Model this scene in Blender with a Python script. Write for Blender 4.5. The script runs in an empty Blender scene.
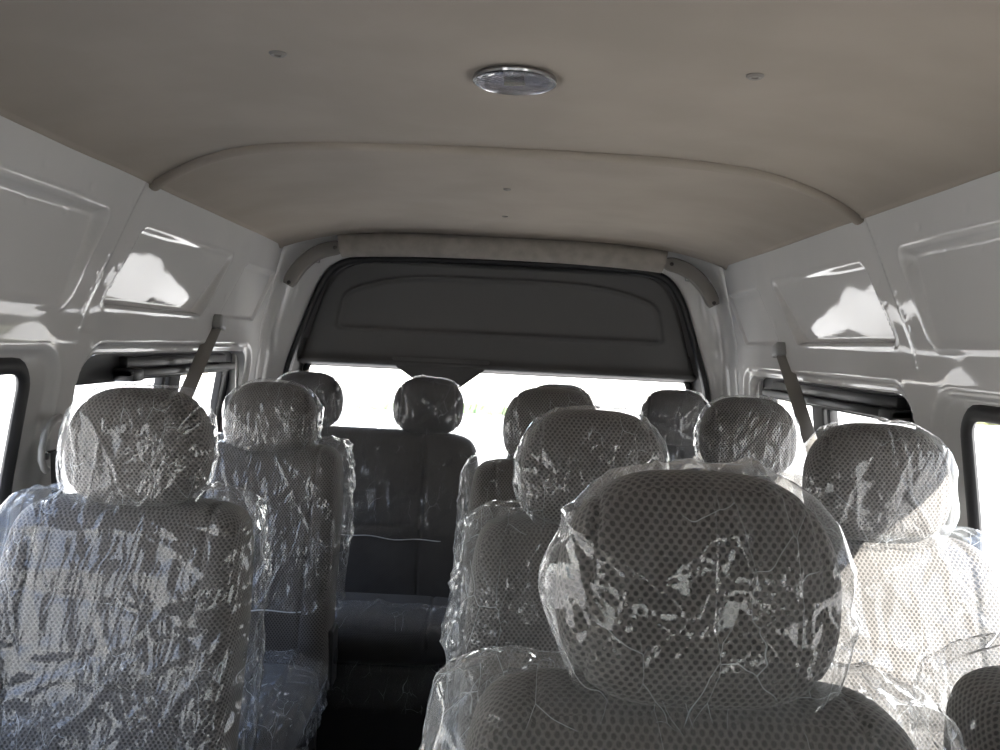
import bpy, bmesh, math, random
import numpy as np
from mathutils import Vector, Matrix

random.seed(7)
rng = np.random.default_rng(11)
S = bpy.context.scene
COL = S.collection
R = math.radians

# ------------------------------------------------------------------ camera
cam_d = bpy.data.cameras.new('camera')
cam_d.sensor_width = 36.0
cam_d.lens = 31.68
cam_d.clip_start = 0.02
cam = bpy.data.objects.new('camera', cam_d)
COL.objects.link(cam)
S.camera = cam
yaw, pitch, roll = R(0.16), R(-1.947), R(2.8)
fwd = Vector((math.sin(yaw) * math.cos(pitch), math.cos(yaw) * math.cos(pitch), math.sin(pitch)))
r0 = fwd.cross(Vector((0, 0, 1))).normalized()
u0 = r0.cross(fwd)
rt = r0 * math.cos(roll) + u0 * math.sin(roll)
up = u0 * math.cos(roll) - r0 * math.sin(roll)
m = Matrix((rt, up, -fwd)).transposed().to_4x4()
m.translation = Vector((0, 0, 1.30))
cam.matrix_world = m

# ------------------------------------------------------------------ world, sun, exposure
S.view_settings.view_transform = 'Standard'
S.view_settings.look = 'None'
S.view_settings.gamma = 1
S.view_settings.use_curve_mapping = False
S.view_settings.exposure = 2.38
W = bpy.data.worlds.new('sky')
S.world = W
W.use_nodes = True
wn = W.node_tree.nodes
wl = W.node_tree.links
wn.clear()
tc = wn.new('ShaderNodeTexCoord')
sx = wn.new('ShaderNodeSeparateXYZ')
cr = wn.new('ShaderNodeValToRGB')
cr.color_ramp.elements[0].position = 0.0
cr.color_ramp.elements[0].color = (1.0, 0.98, 0.95, 1)
cr.color_ramp.elements[1].position = 0.7
cr.color_ramp.elements[1].color = (0.42, 0.56, 0.90, 1)
e = cr.color_ramp.elements.new(0.2)
e.color = (0.90, 0.92, 0.96, 1)
bg = wn.new('ShaderNodeBackground')
bg.inputs['Strength'].default_value = 1.15
wo = wn.new('ShaderNodeOutputWorld')
wl.new(tc.outputs['Generated'], sx.inputs[0])
wl.new(sx.outputs['Z'], cr.inputs[0])
wl.new(cr.outputs[0], bg.inputs['Color'])
wl.new(bg.outputs[0], wo.inputs[0])
sun_d = bpy.data.lights.new('sun', 'SUN')
sun_d.energy = 7.5
sun_d.color = (1.0, 0.95, 0.88)
sun_d.angle = R(0.55)
sun = bpy.data.objects.new('sun', sun_d)
COL.objects.link(sun)
sun.location = (6, -5, 6)
sun.rotation_euler = Vector((-1.0, 0.8, -0.9)).to_track_quat('-Z', 'Y').to_euler()
S.cycles.use_denoising = True
S.cycles.max_bounces = 10
S.cycles.diffuse_bounces = 6
S.cycles.glossy_bounces = 4
S.cycles.transmission_bounces = 6
S.cycles.transparent_max_bounces = 24
S.cycles.sample_clamp_indirect = 6.0
S.cycles.caustics_reflective = False
S.cycles.caustics_refractive = False

# ------------------------------------------------------------------ noise helpers (numpy)
_T = rng.random((64, 64, 64))
def vnoise(P, scale=1.0, off=0.0):
    p = P * scale + off + 100.0
    i = np.floor(p).astype(int)
    f = p - i
    f = f * f * (3 - 2 * f)
    i &= 63
    j = (i + 1) & 63
    x0, y0, z0 = i.T; x1, y1, z1 = j.T
    fx, fy, fz = f.T
    def L(a, b, t): return a + (b - a) * t
    return L(L(L(_T[x0, y0, z0], _T[x1, y0, z0], fx), L(_T[x0, y1, z0], _T[x1, y1, z0], fx), fy),
             L(L(_T[x0, y0, z1], _T[x1, y0, z1], fx), L(_T[x0, y1, z1], _T[x1, y1, z1], fx), fy), fz) * 2 - 1
def ridge(P, scale, off=0.0):
    return 1 - np.abs(vnoise(P, scale, off)) * 2
def sstep(a, b, x):
    t = np.clip((x - a) / (b - a), 0, 1)
    return t * t * (3 - 2 * t)

# ------------------------------------------------------------------ mesh helpers
def link_mesh(name, V, Fc, mat, parent=None, smooth=True, uv=None):
    me = bpy.data.meshes.new(name)
    me.from_pydata([tuple(map(float, v)) for v in V], [], [tuple(int(i) for i in q) for q in Fc])
    me.update()
    if smooth:
        me.polygons.foreach_set('use_smooth', [True] * len(me.polygons))
    if uv == 'box':
        box_uv(me)
    me.materials.append(mat)
    o = bpy.data.objects.new(name, me)
    COL.objects.link(o)
    if parent: o.parent = parent
    return o
def box_uv(me):
    n = len(me.vertices)
    co = np.empty(n * 3); me.vertices.foreach_get('co', co); co = co.reshape(-1, 3)
    uvl = me.uv_layers.new(name='UVMap')
    nl = len(me.loops)
    vi = np.empty(nl, int); me.loops.foreach_get('vertex_index', vi)
    nrm = np.empty(len(me.polygons) * 3); me.polygons.foreach_get('normal', nrm); nrm = np.abs(nrm.reshape(-1, 3))
    lt = np.empty(len(me.polygons), int); me.polygons.foreach_get('loop_total', lt)
    nl_ = np.repeat(nrm, lt, axis=0)
    c = co[vi]
    uv = np.empty((nl, 2))
    side = (nl_[:, 0] > nl_[:, 1] * 1.3) & (nl_[:, 0] > nl_[:, 2])
    top = (nl_[:, 2] > nl_[:, 1] * 1.3) & (nl_[:, 2] >= nl_[:, 0])
    uv[:, 0] = np.where(side, c[:, 1], c[:, 0])
    uv[:, 1] = np.where(top, c[:, 1], c[:, 2])
    uvl.data.foreach_set('uv', uv.ravel())
def empty(name, label, cat, loc=(0, 0, 0), rz=0, group=None):
    o = bpy.data.objects.new(name, None)
    o.empty_display_size = 0.05
    COL.objects.link(o)
    o.location = loc
    o.rotation_euler = (0, 0, rz)
    o['label'] = label; o['category'] = cat
    if group: o['group'] = group
    return o
def tag(o, label, cat, group=None, kind=None):
    o['label'] = label; o['category'] = cat
    if group: o['group'] = group
    if kind: o['kind'] = kind
    return o
def struct(o, label=None):
    o['kind'] = 'structure'
    if label: o['label'] = label
    return o

class MB:
    """collects simple shapes into one mesh"""
    def __init__(s): s.V = []; s.F = []
    def add(s, V, Fc):
        n = len(s.V)
        s.V += [tuple(v) for v in V]
        s.F += [tuple(i + n for i in q) for q in Fc]
        return s
    def rbox(s, c, d, rad=0.004, seg=2, M=None):
        bm = bmesh.new()
        bmesh.ops.create_cube(bm, size=1)
        for v in bm.verts: v.co = Vector((v.co.x * d[0], v.co.y * d[1], v.co.z * d[2]))
        rad = min(rad, min(d) * 0.49)
        bmesh.ops.bevel(bm, geom=list(bm.edges), offset=rad, segments=seg, profile=0.5, affect='EDGES')
        if M is not None: bm.transform(M)
        V = [(v.co.x + c[0], v.co.y + c[1], v.co.z + c[2]) for v in bm.verts]
        bm.verts.index_update()
        Fc = [tuple(v.index for v in f.verts) for f in bm.faces]
        bm.free()
        return s.add(V, Fc)
    def tube(s, pts, rad, seg=10, closed=False, flat=None, caps=True):
        """sweep; flat=(a,b,normal) gives an elliptical / rectangular-ish section"""
        P = [Vector(p) for p in pts]
        n = len(P)
        V = []; Fc = []
        prevN = None
        for i in range(n):
            a = P[i - 1] if (i > 0 or closed) else P[i]
            b = P[(i + 1) % n] if (i < n - 1 or closed) else P[i]
            t = (b - a).normalized()
            if flat:
                N = Vector(flat[2]); N = (N - t * N.dot(t)).normalized()
            else:
                if prevN is None:
                    N = t.orthogonal().normalized()
                else:
                    N = (prevN - t * prevN.dot(t)).normalized()
            prevN = N
            B = t.cross(N)
            for k in range(seg):
                th = 2 * math.pi * k / seg
                c, q = math.cos(th), math.sin(th)
                if flat:
                    ex = flat[3] if len(flat) > 3 else 1.0
                    c = math.copysign(abs(c) ** ex, c); q = math.copysign(abs(q) ** ex, q)
                    V.append(P[i] + N * (flat[1] * c) + B * (flat[0] * q))
                else:
                    V.append(P[i] + N * (rad * c) + B * (rad * q))
        m_ = n if closed else n - 1
        for i in range(m_):
            for k in range(seg):
                a = i * seg + k; b = i * seg + (k + 1) % seg
                c = ((i + 1) % n) * seg + (k + 1) % seg; d = ((i + 1) % n) * seg + k
                Fc.append((a, b, c, d))
        if not closed and caps:
            Fc.append(tuple(range(seg))[::-1])
            Fc.append(tuple((n - 1) * seg + k for k in range(seg)))
        return s.add(V, Fc)
    def lathe(s, prof, c, axis='Z', seg=32):
        V = []; Fc = []
        for (r_, h) in prof:
            for k in range(seg):
                th = 2 * math.pi * k / seg
                x, y, z = r_ * math.cos(th), r_ * math.sin(th), h
                if axis == 'X': x, y, z = z, x, y
                if axis == 'Y': x, y, z = x, z, y
                V.append((x + c[0], y + c[1], z + c[2]))
        for i in range(len(prof) - 1):
            for k in range(seg):
                Fc.append((i * seg + k, i * seg + (k + 1) % seg, (i + 1) * seg + (k + 1) % seg, (i + 1) * seg + k))
        Fc.append(tuple(range(seg))[::-1])
        Fc.append(tuple((len(prof) - 1) * seg + k for k in range(seg)))
        return s.add(V, Fc)
    def build(s, name, mat, parent=None, smooth=True, uv=None):
        o = link_mesh(name, s.V, s.F, mat, parent, smooth, uv)
        if smooth:
            o.data.set_sharp_from_angle(angle=R(38))
        return o

# ------------------------------------------------------------------ materials
def new_mat(name):
    m_ = bpy.data.materials.new(name)
    m_.use_nodes = True
    nt = m_.node_tree
    nt.nodes.clear()
    out = nt.nodes.new('ShaderNodeOutputMaterial')
    return m_, nt, out
class NT:
    def __init__(s, nt): s.nt = nt
    def n(s, t, **kw):
        nd = s.nt.nodes.new(t)
        for k, v in kw.items():
            if k.startswith('i_'): nd.inputs[k[2:].replace('_', ' ')].default_value = v
            else: setattr(nd, k, v)
        return nd
    def l(s, a, b): s.nt.links.new(a, b)
    def val(s, nd, idx, x):
        if isinstance(x, (int, float)): nd.inputs[idx].default_value = x
        else: s.l(x, nd.inputs[idx])
    def math(s, op, a, b=None, c=None, clamp=False):
        nd = s.n('ShaderNodeMath', operation=op, use_clamp=clamp)
        s.val(nd, 0, a)
        if b is not None: s.val(nd, 1, b)
        if c is not None: s.val(nd, 2, c)
        return nd.outputs[0]
    def mapr(s, x, a, b, c=0.0, d=1.0, smooth=True):
        nd = s.n('ShaderNodeMapRange')
        nd.interpolation_type = 'SMOOTHSTEP' if smooth else 'LINEAR'
        s.val(nd, 0, x); s.val(nd, 1, a); s.val(nd, 2, b); s.val(nd, 3, c); s.val(nd, 4, d)
        return nd.outputs[0]
    def mix(s, f, a, b):
        nd = s.n('ShaderNodeMix', data_type='RGBA')
        s.val(nd, 0, f)
        for i, x in ((6, a), (7, b)):
            if isinstance(x, tuple): nd.inputs[i].default_value = x
            else: s.l(x, nd.inputs[i])
        return nd.outputs[2]
def schlick(N, normal=None, f0=0.05, gain=1.0):
    geo = N.n('ShaderNodeNewGeometry')
    dt = N.n('ShaderNodeVectorMath', operation='DOT_PRODUCT')
    N.l(geo.outputs['Incoming'], dt.inputs[0]); N.l(normal if normal is not None else geo.outputs['Normal'], dt.inputs[1])
    c = N.math('SUBTRACT', 1.0, N.math('ABSOLUTE', dt.outputs['Value']), clamp=True)
    p5 = N.math('POWER', c, 5.0)
    return N.math('MULTIPLY', N.math('MULTIPLY_ADD', p5, 1 - f0, f0), gain, clamp=True)
def principled(name, col, rough=0.5, metal=0.0, spec=0.5, bump=None, coat=0.0, vary=0.0, vscale=8.0):
    m_, nt, out = new_mat(name)
    N = NT(nt)
    p = N.n('ShaderNodeBsdfPrincipled')
    p.inputs['Base Color'].default_value = (*col, 1)
    p.inputs['Roughness'].default_value = rough
    p.inputs['Metallic'].default_value = metal
    p.inputs['Specular IOR Level'].default_value = spec
    p.inputs['Coat Weight'].default_value = coat
    co = N.n('ShaderNodeTexCoord').outputs['Object']
    if vary:
        ns = N.n('ShaderNodeTexNoise'); ns.inputs['Scale'].default_value = vscale; ns.inputs['Detail'].default_value = 5
        N.l(co, ns.inputs['Vector'])
        k = 1 - vary
        N.l(N.mix(N.mapr(ns.outputs['Fac'], 0.3, 0.7), (col[0] * k, col[1] * k, col[2] * k, 1), (*col, 1)), p.inputs['Base Color'])
    if bump:
        ns = N.n('ShaderNodeTexNoise'); ns.inputs['Scale'].default_value = bump[0]; ns.inputs['Detail'].default_value = 4
        N.l(co, ns.inputs['Vector'])
        b = N.n('ShaderNodeBump'); b.inputs['Strength'].default_value = bump[1]; b.inputs['Distance'].default_value = bump[2]
        N.l(ns.outputs['Fac'], b.inputs['Height'])
        N.l(b.outputs[0], p.inputs['Normal'])
    N.l(p.outputs[0], out.inputs[0])
    return m_
def fabric(name, light, dark, a=0.0076, brow=0.0047, r_in=0.20, r_out=0.36):
    """woven mesh with staggered round holes"""
    m_, nt, out = new_mat(name)
    N = NT(nt)
    uv = N.n('ShaderNodeTexCoord').outputs['UV']
    sp = N.n('ShaderNodeSeparateXYZ'); N.l(uv, sp.inputs[0])
    v = N.math('DIVIDE', sp.outputs[1], brow)
    row = N.math('FLOOR', v)
    fv = N.math('SUBTRACT', N.math('FRACT', v), 0.5)
    off = N.math('MULTIPLY', N.math('FLOORED_MODULO', row, 2.0), 0.5)
    u = N.math('ADD', N.math('DIVIDE', sp.outputs[0], a), off)
    fu = N.math('SUBTRACT', N.math('FRACT', u), 0.5)
    fu2 = N.math('MULTIPLY', fu, fu)
    fv2 = N.math('MULTIPLY', N.math('MULTIPLY', fv, fv), (brow / a) ** 2 * 1.0)
    d = N.math('SQRT', N.math('ADD', fu2, fv2))
    hole = N.mapr(d, r_in, r_out, 1.0, 0.0)
    ns = N.n('ShaderNodeTexNoise'); ns.inputs['Scale'].default_value = 9; ns.inputs['Detail'].default_value = 3
    N.l(uv, ns.inputs['Vector'])
    fine = N.n('ShaderNodeTexNoise'); fine.inputs['Scale'].default_value = 900; fine.inputs['Detail'].default_value = 2
    N.l(uv, fine.inputs['Vector'])
    k = N.mapr(ns.outputs['Fac'], 0.3, 0.7, 0.82, 1.1)
    k = N.math('MULTIPLY', k, N.mapr(fine.outputs['Fac'], 0.3, 0.7, 0.8, 1.15))
    lc = N.mix(1.0, (0, 0, 0, 1), (*light, 1))
    sc = N.n('ShaderNodeVectorMath', operation='SCALE'); sc.inputs[0].default_value = light; N.l(k, sc.inputs['Scale'])
    c = N.mix(hole, sc.outputs[0], (*dark, 1))
    p = N.n('ShaderNodeBsdfPrincipled')
    N.l(c, p.inputs['Base Color'])
    p.inputs['Roughness'].default_value = 0.75
    p.inputs['Specular IOR Level'].default_value = 0.3
    p.inputs['Sheen Weight'].default_value = 0.12
    b = N.n('ShaderNodeBump'); b.inputs['Strength'].default_value = 0.55; b.inputs['Distance'].default_value = 0.0011
    b.invert = True
    N.l(hole, b.inputs['Height'])
    N.l(b.outputs[0], p.inputs['Normal'])
    N.l(p.outputs[0], out.inputs[0])
    return m_
def film(name, haze=0.025, crinkle=1.0, seed=0.0, tint=(0.93, 0.97, 1.0)):
    """thin crumpled transparent polythene"""
    m_, nt, out = new_mat(name)
    N = NT(nt)
    co = N.n('ShaderNodeTexCoord').outputs['Object']
    mp = N.n('ShaderNodeMapping'); mp.inputs['Location'].default_value = (seed, seed * 1.7, seed * 0.3)
    mp.inputs['Rotation'].default_value = (0.2, R(28) + seed, 0.1); mp.inputs['Scale'].default_value = (1.9, 1.2, 0.75)
    N.l(co, mp.inputs['Vector'])
    w = N.n('ShaderNodeTexNoise'); w.inputs['Scale'].default_value = 7; w.inputs['Detail'].default_value = 2
    N.l(mp.outputs[0], w.inputs['Vector'])
    wa = N.n('ShaderNodeVectorMath', operation='MULTIPLY_ADD')
    N.l(w.outputs['Color'], wa.inputs[0]); wa.inputs[1].default_value = (0.10, 0.10, 0.10); N.l(mp.outputs[0], wa.inputs[2])
    def rdg(sc, det, src):
        t = N.n('ShaderNodeTexNoise'); t.inputs['Scale'].default_value = sc; t.inputs['Detail'].default_value = det
        t.inputs['Distortion'].default_value = 0.4
        N.l(src, t.inputs['Vector'])
        return N.math('SUBTRACT', 1.0, N.math('ABSOLUTE', N.math('MULTIPLY_ADD', t.outputs['Fac'], 5.0, -2.5)), clamp=False)
    mp2 = N.n('ShaderNodeMapping'); mp2.inputs['Scale'].default_value = (2.4, 1.0, 0.55); mp2.inputs['Rotation'].default_value = (0, R(14), 0)
    N.l(wa.outputs[0], mp2.inputs['Vector'])
    bigr = N.math('ADD', rdg(9, 1, wa.outputs[0]), N.math('MULTIPLY', rdg(15, 0.5, mp2.outputs[0]), 0.34 * crinkle))
    v = N.n('ShaderNodeTexVoronoi', feature='DISTANCE_TO_EDGE'); v.inputs['Scale'].default_value = 13
    N.l(wa.outputs[0], v.inputs['Vector'])
    v2 = N.n('ShaderNodeTexVoronoi', feature='DISTANCE_TO_EDGE'); v2.inputs['Scale'].default_value = 48
    N.l(wa.outputs[0], v2.inputs['Vector'])
    mk = N.n('ShaderNodeTexNoise'); mk.inputs['Scale'].default_value = 11; mk.inputs['Detail'].default_value = 1
    N.l(co, mk.inputs['Vector'])
    mask = N.mapr(mk.outputs['Fac'], 0.58, 0.66)
    soft = N.mapr(mk.outputs['Fac'], 0.40, 0.60)
    h = N.math('MULTIPLY', bigr, 0.55)
    h = N.math('ADD', h, N.math('MULTIPLY', N.math('MULTIPLY', N.mapr(v.outputs['Distance'], 0, 0.12, 0, 1, False), soft), 0.30 * crinkle))
    h = N.math('ADD', h, N.math('MULTIPLY', N.math('MULTIPLY', N.mapr(v2.outputs['Distance'], 0, 0.3, 0, 1, False), mask), 0.40 * crinkle))
    b = N.n('ShaderNodeBump'); b.inputs['Strength'].default_value = 0.8; b.inputs['Distance'].default_value = 0.006
    N.l(h, b.inputs['Height'])
    tr = N.n('ShaderNodeBsdfTransparent'); tr.inputs['Color'].default_value = (0.985, 0.985, 0.985, 1)
    gl = N.n('ShaderNodeBsdfGlossy'); gl.inputs['Color'].default_value = (1, 1, 1, 1); gl.inputs['Roughness'].default_value = 0.045
    N.l(b.outputs[0], gl.inputs['Normal'])
    frf = schlick(N, b.outputs[0], 0.034)
    df = N.n('ShaderNodeBsdfDiffuse'); df.inputs['Color'].default_value = (*tint, 1)
    tl = N.n('ShaderNodeBsdfTranslucent'); tl.inputs['Color'].default_value = (*tint, 1)
    N.l(b.outputs[0], df.inputs['Normal'])
    hz = N.n('ShaderNodeMixShader'); hz.inputs[0].default_value = 0.4
    N.l(df.outputs[0], hz.inputs[1]); N.l(tl.outputs[0], hz.inputs[2])
    crease = N.mapr(v.outputs['Distance'], 0.0, 0.012, 0.30, 0.0)
    crease = N.math('MULTIPLY', crease, soft)
    edge = N.math('MULTIPLY', schlick(N, None, 0.0), 0.55)
    hf = N.math('ADD', N.math('ADD', N.math('MULTIPLY', mask, 0.04), haze), N.math('ADD', crease, edge), clamp=True)
    m1 = N.n('ShaderNodeMixShader'); N.l(hf, m1.inputs[0]); N.l(tr.outputs[0], m1.inputs[1]); N.l(hz.outputs[0], m1.inputs[2])
    m2 = N.n('ShaderNodeMixShader'); N.l(frf, m2.inputs[0]); N.l(m1.outputs[0], m2.inputs[1]); N.l(gl.outputs[0], m2.inputs[2])
    N.l(m2.outputs[0], out.inputs[0])
    return m_
def glass_pane(name, tint=(0.93, 0.95, 0.94)):
    m_, nt, out = new_mat(name)
    N = NT(nt)
    tr = N.n('ShaderNodeBsdfTransparent'); tr.inputs['Color'].default_value = (*tint, 1)
    gl = N.n('ShaderNodeBsdfGlossy'); gl.inputs['Roughness'].default_value = 0.0
    mx = N.n('ShaderNodeMixShader'); N.l(schlick(N, None, 0.06), mx.inputs[0]); N.l(tr.outputs[0], mx.inputs[1]); N.l(gl.outputs[0], mx.inputs[2])
    N.l(mx.outputs[0], out.inputs[0])
    return m_

M_paint = principled('grey_body_paint', (0.515, 0.51, 0.50), 0.06, spec=0.30, coat=0.0, vary=0.05, vscale=3)
M_head = principled('headliner_cloth', (0.335, 0.295, 0.255), 0.9, spec=0.15, bump=(600, 0.25, 0.0008), vary=0.10, vscale=5)
M_trim = principled('taupe_plastic', (0.20, 0.185, 0.17), 0.55, spec=0.4, bump=(500, 0.2, 0.0006))
M_tail = principled('charcoal_moulded_board', (0.075, 0.073, 0.072), 0.62, spec=0.35, bump=(700, 0.25, 0.0006))
M_black = principled('black_rubber', (0.012, 0.012, 0.013), 0.5, spec=0.4)
M_blackp = principled('black_plastic', (0.02, 0.02, 0.021), 0.35, spec=0.5, bump=(400, 0.15, 0.0005))
M_floor = principled('black_floor_mat', (0.018, 0.018, 0.02), 0.8, bump=(200, 0.4, 0.002))
M_belt = principled('grey_belt_webbing', (0.20, 0.19, 0.175), 0.75, bump=(900, 0.4, 0.0008))
M_beltb = principled('black_belt_webbing', (0.02, 0.02, 0.022), 0.7, bump=(900, 0.4, 0.0008))
M_greyp = principled('grey_plastic', (0.27, 0.27, 0.265), 0.4)
M_chrome = principled('chrome', (0.42, 0.42, 0.43), 0.2, metal=1.0)
M_screw = principled('dark_screw_head', (0.06, 0.055, 0.05), 0.4, metal=0.6)
M_cloth = fabric('dotted_grey_seat_cloth', (0.115, 0.106, 0.100), (0.030, 0.027, 0.026))
M_clothp = fabric('plain_dark_seat_cloth', (0.062, 0.060, 0.060), (0.022, 0.021, 0.021), a=0.0045, brow=0.0032)
M_film = film('clear_polythene_film', seed=0.0)
M_film2 = film('loose_polythene_film', haze=0.025, crinkle=1.2, seed=2.3)
M_film4 = film('thin_polythene_film', haze=0.015, crinkle=0.7, seed=5.7)
M_film5 = film('hazy_polythene_film', haze=0.075, crinkle=1.0, seed=7.3)
M_film3 = film('smooth_polythene_film', haze=0.03, crinkle=0.6, seed=4.1)
M_hem = principled('folded_film_edge', (0.62, 0.65, 0.68), 0.3, spec=0.6)
M_glass = glass_pane('window_glass')

# ------------------------------------------------------------------ body shell
PZ = [-1, 0, .5, 1.0, 1.25, 1.33, 1.60, 3]; PW = [.84, .84, .86, .85, .815, .812, .745, .45]
_zz = np.linspace(-0.2, 1.9, 400)
_ww = np.interp(_zz, PZ, PW)
_k = np.ones(9) / 9
_ww = np.convolve(np.pad(_ww, 4, mode='edge'), _k, mode='valid')
def wz(z): return np.interp(z, _zz, _ww)
YF, YR = -1.15, 3.02

def sd_box(y, z, y0, y1, z0, z1, rad, shear=0.0, shear0=None):
    """rounded box; y0/y1 given at mid height; edges sheared (rear and front edge may differ)"""
    zc = (z0 + z1) / 2
    s1 = shear; s0 = shear if shear0 is None else shear0
    ya = y0 + s0 * (z - zc); yb = y1 + s1 * (z - zc)
    cy = (ya + yb) / 2; hy = (yb - ya) / 2
    qy = np.abs(y - cy) / np.sqrt(1 + 0.0) - hy + rad
    qz = np.abs(z - zc) - (z1 - z0) / 2 + rad
    return np.hypot(np.maximum(qy, 0), np.maximum(qz, 0)) + np.minimum(np.maximum(qy, qz), 0) - rad

WIN = {  # opening outlines on the side walls: y0,y1,z0,z1,radius,shear_rear,shear_front
    1: (0.52, 1.575, 0.74, 1.236, 0.06, 0.02, 0.0),
    2: (1.745, 2.90, 0.76, 1.240, 0.07, 0.06, 0.03),
    3: (-0.88, -0.12, 0.84, 1.215, 0.07, 0.0, 0.3),
}
FL = {1: 0.034, 2: 0.026, 3: 0.03}
def sdw(k, y, z, grow=0.0):
    a = WIN[k]
    return sd_box(y, z, a[0] - grow, a[1] + grow, a[2] - grow, a[3] + grow, a[4] + grow, a[5], a[6])

def wall_offset(y, z):
    """outward displacement of the pressed sheet metal"""
    d = np.zeros_like(y)
    def press(sd, depth, wd, bead=0.0):
        nonlocal d
        d += depth * (1 - sstep(-wd, 0, sd))
        if bead: d -= bead * np.exp(-((sd - 0.002) / 0.0035) ** 2)
    press(sd_box(y, z, 0.80, 1.686, 1.333, 1.527, 0.030, 0.42), 0.015 + 0.13 * (np.clip(z, 1.33, 1.53) - 1.43), 0.016, 0.0012)
    press(sd_box(y, z, 1.838, 2.450, 1.340, 1.517, 0.022, 0.70, 0.55), 0.0185 - 0.155 * (np.clip(z, 1.33, 1.53) - 1.43), 0.012, 0.0014)
    press(sd_box(y, z, 2.59, 2.945, 1.338, 1.508, 0.020, 0.55, 0.7), 0.009, 0.014, 0.001)
    for k, dep in ((2, 0.014), (3, 0.014)):
        press(sdw(k, y, z, FL[k]), dep, 0.012, 0.0008)
    press(sd_box(y, z, 0.46, 1.642, 0.68, 1.258, 0.085, 0.08, 0.0), 0.016, 0.018, 0.0008)
    # panel joint in front of the second window, running up the wall
    ys = 1.71 + (z - 1.29) * 0.42
    d += np.where(z > 1.285, 1, 0) * 0.0022 * (sstep(-0.004, 0.004, y - ys)) * (1 - sstep(-0.004, 0.06, y - ys - 0.02))
    d += np.where((z > 1.29), 1, 0) * -0.0016 * np.exp(-((y - ys + 0.002) / 0.003) ** 2)
    # little weld dimples
    for (a, b, s, r_) in DIMPLES:
        d += 0.45 * s * np.exp(-(((y - a) / (r_ * .6)) ** 2 + ((z - b) / (r_ * 0.45)) ** 2))
    P = np.stack([y, z, np.zeros_like(y)], -1)
    d += 0.0042 * vnoise(P, 3.6, 0.4) * sstep(1.22, 1.3, z) + 0.0016 * vnoise(P, 9.0, 3.1) * sstep(1.22, 1.3, z)
    return d
DIMPLES = [(1.45, 1.560, .004, .012), (1.62, 1.553, .005, .012), (1.47, 1.500, .005, .010), (1.60, 1.505, .005, .010),
           (1.80, 1.55, -.003, .012), (1.755, 1.44, .003, .008), (1.74, 1.40, .004, .009), (1.735, 1.37, .003, .007),
           (1.83, 1.47, .004, .008), (1.82, 1.42, .003, .008), (1.815, 1.36, .004, .008), (1.60, 1.42, .003, .008),
           (1.58, 1.38, .002, .006), (2.30, 1.49, .002, .006), (2.1, 1.353, .003, .02), (2.55, 1.40, .004, .02),
           (2.50, 1.34, .004, .014), (1.98, 1.262, .003, .01), (2.10, 1.258, .003, .01), (2.26, 1.258, .003, .01), (2.4, 1.262, .002, .01)]

def side_wall(sgn, name):
    ys = np.unique(np.round(np.concatenate([np.arange(YF, 1.2, 0.03), np.arange(1.2, YR + .001, 0.006)]), 4))
    zs = np.unique(np.round(np.concatenate([np.arange(0, .7, 0.05), np.arange(.7, 1.2, 0.012), np.arange(1.2, 1.642, 0.005)]), 4))
    Y, Z = np.meshgrid(ys, zs, indexing='ij')
    ny, nz = Y.shape
    Y0 = Y.copy(); Z0 = Z.copy()
    keep = np.ones((ny - 1, nz - 1), bool)
    yc = (Y[:-1, :-1] + Y[1:, 1:]) / 2; zc = (Z[:-1, :-1] + Z[1:, 1:]) / 2
    for k in WIN:
        keep &= sdw(k, yc, zc) > 0
    # snap rim vertices on the outline
    used = np.zeros((ny, nz), int); gone = np.zeros((ny, nz), int)
    for a in (0, 1):
        for b in (0, 1):
            used[a:ny - 1 + a, b:nz - 1 + b] += keep
            gone[a:ny - 1 + a, b:nz - 1 + b] += ~keep
    rim = (used > 0) & (gone > 0)
    e_ = 1e-4
    for _ in range(4):
        for k in WIN:
            s0 = sdw(k, Y, Z)
            gy = (sdw(k, Y + e_, Z) - s0) / e_; gz = (sdw(k, Y, Z + e_) - s0) / e_
            g2 = gy * gy + gz * gz + 1e-6
            sel = rim & (np.abs(s0) < 0.04)
            Y = np.where(sel, Y - s0 * gy / g2, Y); Z = np.where(sel, Z - s0 * gz / g2, Z)
    X = sgn * (wz(Z) + wall_offset(Y.ravel(), Z.ravel()).reshape(Y.shape))
    V = np.stack([X, Y, Z], -1).reshape(-1, 3)
    Fc = []
    for i in range(ny - 1):
        for j in range(nz - 1):
            if keep[i, j]:
                q = (i * nz + j, (i + 1) * nz + j, (i + 1) * nz + j + 1, i * nz + j + 1)
                Fc.append(q if sgn < 0 else q[::-1])
    # drop unused vertices
    Fa = np.array(Fc); u_, inv = np.unique(Fa, return_inverse=True)
    o = link_mesh(name, V[u_], inv.reshape(Fa.shape), M_paint)
    sm = o.modifiers.new('thick', 'SOLIDIFY'); sm.thickness = 0.002; sm.offset = -1
    return struct(o, ('left' if sgn < 0 else 'right') + ' glossy grey sheet metal van wall with pressed panels')
side_wall(-1, 'wall_left')
side_wall(1, 'wall_right')

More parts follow.
